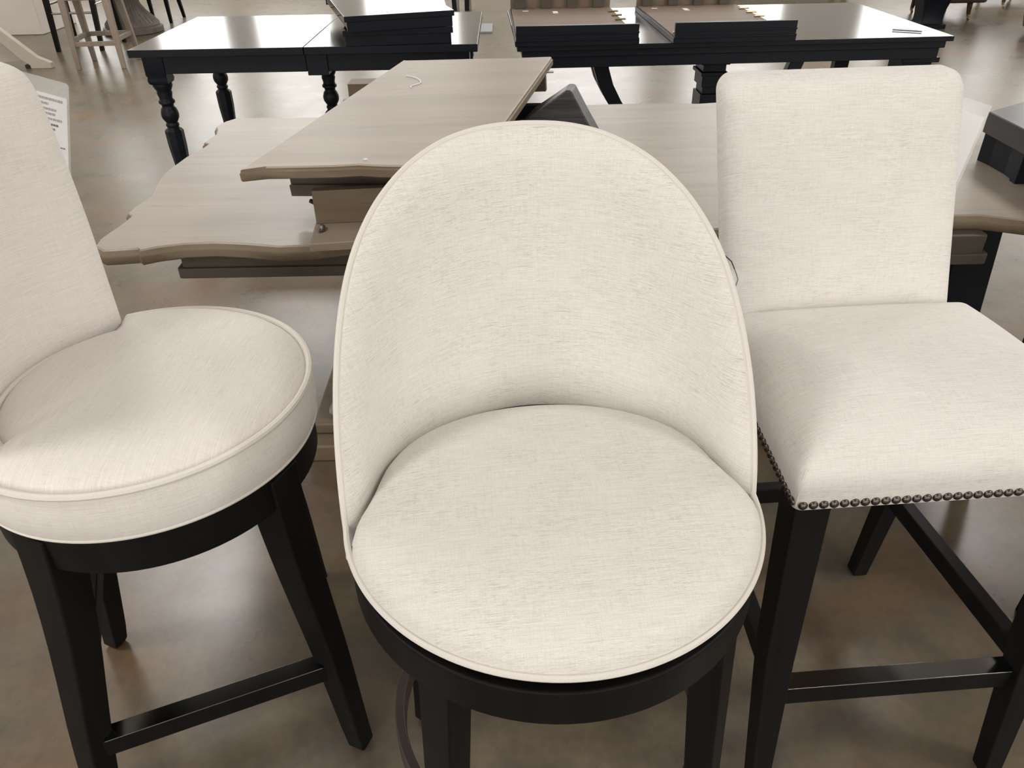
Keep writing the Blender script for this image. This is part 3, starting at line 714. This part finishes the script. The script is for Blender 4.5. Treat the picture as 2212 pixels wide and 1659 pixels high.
def table_a():
    t = thing('dining_table', 'glossy black dining table on turned legs, at the left rear', 'dining table', (-1.06, 4.84, 0))
    X0, X1, Ya, Yb = -0.908, 0.912, -0.545, 0.570
    edge_mat(MB().box(X0, 0.006, Ya, Yb, 0.722, 0.760).build('tabletop', TBLACK, t, 0.003), TBSIDE)
    edge_mat(MB().box(0.0085, X1, Ya, Yb, 0.722, 0.760).build('tabletop', TBLACK, t, 0.003), TBSIDE)
    MB().box(X0 + 0.06, 0.0, Ya + 0.05, Yb - 0.05, 0.630, 0.722).build('apron', TBSIDE, t, 0.003)
    MB().box(0.0, X1 - 0.06, Ya + 0.05, Yb - 0.05, 0.630, 0.722).build('apron', TBSIDE, t, 0.003)
    MB().box(0.004, 0.115, Ya + 0.040, Yb - 0.040, 0.612, 0.722).build('slide_block', TBSIDE, t, 0.003)
    for x in (X0 + 0.10, X1 - 0.10):
        for y in (Ya + 0.10, Yb - 0.10): turned_leg(t, x, y, 0.722)
    turned_leg(t, -0.006, 0.02, 0.69)
    # two spare leaves stacked on the right half
    for k, (lab, lx, ly, rz) in enumerate((('lower black table leaf of the stacked pair on the turned-leg table', -0.617, 4.907, 6.0), ('upper black table leaf of the stacked pair, glossy top', -0.705, 4.868, 16.5))):
        z0 = 0.7605 + 0.076 * k
        l = thing('table_leaf', lab, 'table leaf', (lx, ly, z0), R(rz), 'black table leaves')
        edge_mat(MB().box(-0.283, 0.283, -0.60, 0.50, 0.048, 0.075).build('leaf_board', TBLACK, l, 0.002), TBSIDE)
        for y in (-0.596, 0.47):
            MB().box(-0.272, 0.272, y, y + 0.022, 0.0, 0.048).build('apron', TBSIDE, l, 0.001)
        for x in (-0.268, 0.246):
            MB().box(x, x + 0.022, -0.574, 0.47, 0.010, 0.048).build('side_rail', RAWW, l, 0.002)
        for y in (-0.42, -0.1, 0.3):
            MB().tube([(-0.284, y, 0.060), (-0.300, y, 0.060)], 0.004, 8).build('pin', BRASS, l)
table_a()

# ------------------------------------------------------------------ black pedestal table (right rear) with upturned leaves
def table_b():
    t = thing('dining_table', 'long glossy black dining table on square pedestals, at the right rear', 'dining table', (1.17, 4.86, 0), R(2.0))
    X0, X1, Ya, Yb = -1.135, 1.13, -0.62, 0.62
    edge_mat(MB().box(X0, X1, Ya, Yb, 0.735, 0.760).build('tabletop', TBLACK, t, 0.003), TBSIDE)
    MB().box(X0 + 0.025, X1 - 0.025, Ya + 0.02, Yb - 0.02, 0.700, 0.735).build('moulding', TBSIDE, t, 0.004)
    MB().box(X0 + 0.045, X1 - 0.045, Ya + 0.035, Yb - 0.035, 0.645, 0.700).build('apron', TBSIDE, t, 0.003)
    for x, y in ((-0.03, -0.28), (1.02, -0.42)):
        pd = MB()
        for h, z0, z1 in ((0.135, 0.620, 0.645), (0.105, 0.600, 0.620), (0.085, 0.560, 0.600), (0.100, 0.540, 0.560), (0.085, 0.48, 0.54), (0.070, 0.44, 0.48), (0.085, 0.16, 0.44), (0.11, 0.0, 0.16)):
            pd.box(x - h * 0.75, x + h * 0.75, y - h, y + h, z0, z1)
        pd.build('pedestal', TBSIDE, t, 0.003)
    for x, y in ((-0.60, -0.16),):
        for s in (0, 1):
            pts = [(x + 0.11 * s * 0 + dx, y + s * 0.16, z) for z, dx in ((0.645, -0.045), (0.56, -0.035), (0.47, -0.005), (0.38, 0.045), (0.30, 0.10), (0.2, 0.17), (0.08, 0.24), (0.0, 0.26))]
            MB().sweep(pts, 0.085, 0.09).build('curved_leg', TBSIDE, t, 0.004)
    for x, sl in ((0.62, 0.10), (0.86, 0.03)):
        MB().sweep([(x, 0.05, 0.645), (x - sl, 0.0, 0.40), (x - 2 * sl, -0.05, 0.0)], 0.085, 0.06).build('brace', TBSIDE, t, 0.004)
    labs = ('black leaf turned underside up on the left end of the pedestal table', 'black leaf turned underside up in the middle of the pedestal table')
    for lab, x, y, rz in ((labs[0], 0.353, 4.715, 1.0), (labs[1], 1.150, 4.74, 1.8)):
        l = thing('table_leaf', lab, 'table leaf', (x, y, 0.7605), R(rz), 'upturned leaves')
        MB().box(-0.315, 0.315, -0.52, 0.60, 0.0, 0.026).build('leaf_board', TBSIDE, l, 0.002)
        MB().box(-0.305, 0.305, -0.50, 0.585, 0.026, 0.031).build('underside_panel', RAWW, l)
        MB().box(-0.310, 0.310, -0.522, -0.498, 0.026, 0.096).build('apron', TBSIDE, l, 0.002)
        ap = MB().box(-0.310, 0.310, 0.575, 0.60, 0.026, 0.105).build('apron', RAWW, l, 0.002)
        st = MB(); st.box(-0.312, 0.312, -0.528, -0.522, 0.055, 0.062); st.box(-0.312, 0.312, -0.530, -0.522, 0.026, 0.034)
        st.build('apron_bead', TBSIDE, l, 0.001)
        for k in range(4):
            MB().box(-0.28 + 0.16 * k, -0.22 + 0.16 * k, 0.535, 0.575, 0.031, 0.10).build('corner_block', PALEA, l, 0.002)
        MB().box(-0.24, -0.205, 0.44, 0.46, 0.031, 0.0325).build('sticker', PAPER, l, smooth=False)
        MB().box(-0.06, -0.030, 0.34, 0.42, 0.031, 0.0325).build('sticker', PAPER, l, smooth=False)
        for y2 in (0.05, 0.2, 0.35):
            MB().tube([(0.27, y2, 0.036), (0.33, y2, 0.036)], 0.005, 8).build('pin', BRASS, l)
        MB().bar((-0.30, -0.44, 0.035), (-0.27, -0.44, 0.055), 0.02, 0.012).build('catch', BRASS, l)
table_b()
tag(MB().box(-0.05, 0.07, -0.035, 0.035, 0, 0.0008).build('price_card', PAPER, loc=(2.15, 4.50, 0.7608), rotz=R(-20)), 'white printed card lying on the right end of the black pedestal table', 'card')
tag(MB().bar((-0.07, 0, 0.004), (0.075, 0, 0.004), 0.006, 0.006).build('pencil', INKD, bevel=0.001, loc=(2.135, 4.43, 0.7608), rotz=R(-28)), 'thin dark pen on the right end of the black pedestal table', 'pen')

# ------------------------------------------------------------------ far left group
def saddle_stool():
    t = thing('counter_stool', 'grey-washed wooden stool standing in front of the white pier', 'stool', (-3.86, 7.98, 0), R(6))
    tops = ((-0.19, -0.16), (0.19, -0.16), (0.19, 0.16), (-0.19, 0.16)); feet = ((-0.205, -0.21), (0.205, -0.21), (0.235, 0.23), (-0.205, 0.23))
    for (a, b), (c, d) in zip(tops, feet):
        MB().sweep([(a, b, 0.62), (c, d, 0.0)], [0.062, 0.040], [0.062, 0.040]).build('leg', GREYST, t, 0.004)
    def at(i, z):
        q = 1 - z / 0.62; return (lerp(tops[i][0], feet[i][0], q), lerp(tops[i][1], feet[i][1], q), z)
    for i, j, z in ((0, 1, 0.22), (1, 2, 0.25), (2, 3, 0.25), (3, 0, 0.25)):
        MB().bar(at(i, z), at(j, z), 0.028, 0.040).build('stretcher', GREYST, t, 0.003)
    MB().loft([[(x, y, z) for x, y in rrect(-0.215, 0.215, -0.19, 0.19, 0.04)] for z in (0.585, 0.645)]).build('seat_rail', GREYST, t, 0.006)
    n = 12
    MB().loft([[(x, y, z + 0.05 * (x / 0.23) ** 2) for x, y in rrect(-0.23, 0.23, -0.205, 0.205, 0.05)] for z in (0.647, 0.675)]).build('seat', GREYST, t, 0.006)
saddle_stool()
t = thing('counter_stool', 'black stool with steel rails behind the grey-washed wooden stool', 'stool', (-4.42, 8.95, 0), R(4))
dl = ((-0.26, -0.20), (0.20, -0.20), (0.20, 0.20), (-0.26, 0.20)); df = ((-0.30, -0.08), (0.10, -0.12), (0.22, 0.25), (-0.30, 0.25))
df = ((-0.285, -0.24), (0.16, -0.24), (0.23, 0.24), (-0.285, 0.24))
for (a, b), (c, d) in zip(dl, df):
    MB().sweep([(a, b, 0.72), (c, d, 0)], [0.055, 0.04], [0.055, 0.04]).build('leg', BLACKW, t, 0.003)
for y, z in ((-0.22, 0.36), (-0.21, 0.52)):
    MB().tube([(-0.27, y, z), (0.19, y, z)], 0.011, 8).build('rail', STEEL, t)
for x in (-0.275, 0.20):
    MB().tube([(x, -0.22, 0.44), (x, 0.22, 0.44)], 0.011, 8).build('rail', STEEL, t)
MB().loft([[(x, y, z) for x, y in rrect(-0.30, 0.24, -0.24, 0.24, 0.04)] for z in (0.72, 0.78)]).build('seat', LEATHER, t, 0.015)
# fluted pedestal table
t = thing('pedestal_table', 'weathered pedestal table with carved spreading base behind the grey stool', 'table', (-4.36, 9.86, 0))
m = MB(); n = 64; loops = []
for r, z, fl in ((0.30, 0.085, 0), (0.295, 0.11, .3), (0.25, 0.16, 1), (0.19, 0.22, 1), (0.14, 0.30, 1), (0.115, 0.40, 1), (0.10, 0.5, .3)):
    loops.append([polar(r * (1 - 0.07 * fl * (k % 2)), 2 * PI * k / n, z) for k in range(n)])
m.loft(loops).build('fluted_base', STONEB, t, ang=20)
MB().lathe([(0.32, 0.0), (0.33, 0.01), (0.33, 0.06), (0.30, 0.07), (0.30, 0.085)], 48).build('plinth', STONEB, t)
MB().lathe([(0.095, 0.49), (0.11, 0.51), (0.10, 0.54), (0.105, 0.72)], 32).build('column', RAWW, t)
MB().lathe([(0.52, 0.72), (0.54, 0.735), (0.54, 0.76)], 48).build('tabletop', STONEB, t)
def simple_chair(name, label, loc, rz, lmat, smat, group=None, h=0.46):
    t = thing(name, label, 'chair', loc, rz, group)
    for x, y, fx, fy in ((-0.19, -0.19, -0.2, -0.2), (0.19, -0.19, 0.2, -0.2), (0.18, 0.19, 0.2, 0.27), (-0.18, 0.19, -0.2, 0.27)):
        MB().sweep([(x, y, h - 0.06), (fx, fy, 0)], [0.05, 0.034], [0.05, 0.034]).build('leg', lmat, t, 0.003)
    MB().loft([[(x, y, z) for x, y in rrect(-0.24, 0.24, -0.24, 0.24, 0.04)] for z in (h - 0.06, h + 0.03)]).build('seat', smat, t, 0.02)
    MB().loft([[(x, y + 0.12 * (z - h), z) for x, y in rrect(-0.22, 0.22, 0.17, 0.23, 0.02)] for z in (h, h + 0.25, h + 0.5)]).build('backrest', smat, t, 0.01)
simple_chair('dining_chair', 'dark dining chair beyond the carved pedestal table, only legs in view', (-4.35, 10.68, 0), R(0), BLACKW, LEATHER)
# cream trestle foot at the far left
t = thing('trestle', 'cream painted wedge-shaped trestle foot beside the left stool back', 'trestle', (-4.45, 7.95, 0), R(0))
prof = [(0.10, 0.0), (0.10, 0.05), (-0.02, 0.105), (-0.35, 0.42), (-0.60, 0.70), (-0.66, 0.66), (-0.42, 0.36), (-0.16, 0.07), (-0.10, 0.03), (-0.10, 0.0)]
MB().loft([[(x, y, z) for x, z in prof] for y in (-0.10, -0.04)]).build('foot', CREAMW, t, 0.004, smooth=False)
MB().loft([[(x, y, z) for x, z in ((-1.0, 0.0), (-0.16, 0.06), (-0.60, 0.66), (-1.0, 0.66))] for y in (-0.03, 0.0)]).build('panel', CREAMW, t, 0.003, smooth=False)
MB().box(-0.155, -0.095, -0.095, -0.045, 0.0, 0.034).build('caster', CORD, t, 0.004)

# ------------------------------------------------------------------ far centre and right
for k, (x, y, lab) in enumerate(((-0.66, 11.1, 'left one of two dark upright posts standing at the far centre'), (-0.50, 11.1, 'right one of two dark upright posts standing at the far centre'))):
    t = thing('display_post', lab, 'post', (x, y, 0), 0, 'far display posts')
    MB().sweep([(0, 0, 0), (0.02 - 0.05 * (1 - k), 0, 0.9)], 0.06, 0.06).build('shaft', TBSIDE, t, 0.003)
    MB().box(0.035, 0.06, -0.02, 0.02, 0.0, 0.9).build('side_strip', GREYST, t, 0.002)
tag(MB().box(-0.09, 0.09, -0.28, 0.28, 0, 0.02).build('floor_mat', GREYM, bevel=0.003, loc=(-0.24, 9.62, 0)), 'small grey mat on the concrete behind the black leaf stack', 'mat')
tag(MB().box(-0.2, 0.2, -0.10, 0.10, 0, 0.09).build('wood_block', RAWW, bevel=0.004, loc=(-1.09, 6.64, 0)), 'brown wooden block on the concrete beyond the pale leaf', 'block')
# row of dark furniture bases along the top edge
t = thing('sideboard', 'black low cabinet standing beyond the black pedestal table', 'cabinet', (3.75, 11.8, 0), R(2))
MB().box(-0.95, 0.95, -0.25, 0.25, 0.10, 0.74).build('body', TBSIDE, t, 0.004)
MB().box(-0.98, 0.98, -0.27, 0.27, 0.74, 0.77).build('top', TBLACK, t, 0.003)
for x in (-0.88, 0.88):
    for y in (-0.2, 0.2): MB().sweep([(x, y, 0.10), (x, y, 0)], [0.07, 0.05], [0.07, 0.05]).build('foot', TBSIDE, t, 0.003)
# urn-shaped pedestal
t = thing('pedestal_table', 'black urn-shaped table pedestal behind the right end of the black table', 'table', (4.66, 9.25, 0))
m = MB(); loops = []
for h, z in ((0.155, 0.0), (0.155, 0.04), (0.128, 0.05), (0.120, 0.08), (0.120, 0.14), (0.128, 0.20), (0.145, 0.27), (0.17, 0.35), (0.21, 0.45), (0.22, 0.55), (0.20, 0.70)):
    loops.append([(h * x, h * y, z) for x, y in rrect(-1, 1, -1, 1, 0.25, 4)])
m.loft(loops).build('pedestal', TBSIDE, t, ang=35)
MB().box(-0.6, 0.6, -0.5, 0.5, 0.70, 0.76).build('tabletop', TBSIDE, t, 0.01)
def club_chair(label, x, y, rz):
    t = thing('club_chair', label, 'chair', (x, y, 0), rz, 'brown leather club chairs')
    for a, b in ((-0.20, -0.28), (0.20, -0.28), (0.20, 0.28), (-0.20, 0.28)):
        lg = MB().sweep([(a * 0.95, b * 0.95, 0.20), (a, b, 0.05)], [0.05, 0.03], [0.05, 0.03]).build('leg', LEATHER, t, 0.002)
        c = MB().lathe([(0.016, 0.03), (0.020, 0.06)], 12, (a, b)); c.build('ferrule', BRASS, lg)
        w = MB(); w.tube([(a - 0.008, b - 0.02, 0.018), (a + 0.008, b - 0.02, 0.018)], 0.018, 12); w.build('caster', BRASS, lg)
    MB().loft([[(x_, y_, z) for x_, y_ in rrect(-0.36, 0.36, -0.36, 0.36, 0.08)] for z in (0.185, 0.23, 0.42)]).build('seat', LEATHER, t, 0.02)
    MB().loft([[(x_, y_ + 0.2 * (z - 0.4), z) for x_, y_ in rrect(-0.36, 0.36, 0.24, 0.36, 0.05)] for z in (0.40, 0.6, 0.85)]).build('backrest', LEATHER, t, 0.02)
    for s in (-1, 1):
        MB().loft([[(x_, y_, z) for x_, y_ in rrect(min(s * 0.27, s * 0.37), max(s * 0.27, s * 0.37), -0.34, 0.26, 0.04)] for z in (0.40, 0.55, 0.60)]).build('arm', LEATHER, t, 0.02)
club_chair('brown leather club chair with brass casters beside the black urn pedestal', 5.12, 9.94, R(0))
club_chair('brown leather club chair at the top right corner, one caster leg showing', 6.40, 10.82, R(0))
t = thing('ottoman', 'oxblood leather round ottoman at the upper right edge', 'ottoman', (5.74, 8.50, 0))
MB().lathe([(0.34, 0.05), (0.40, 0.09), (0.42, 0.18), (0.42, 0.30), (0.39, 0.37), (0.30, 0.40)], 48).build('cushion', LEATHERR, t)
MB().lathe([(0.36, 0.0), (0.36, 0.05)], 32).build('plinth', LEATHER, t)
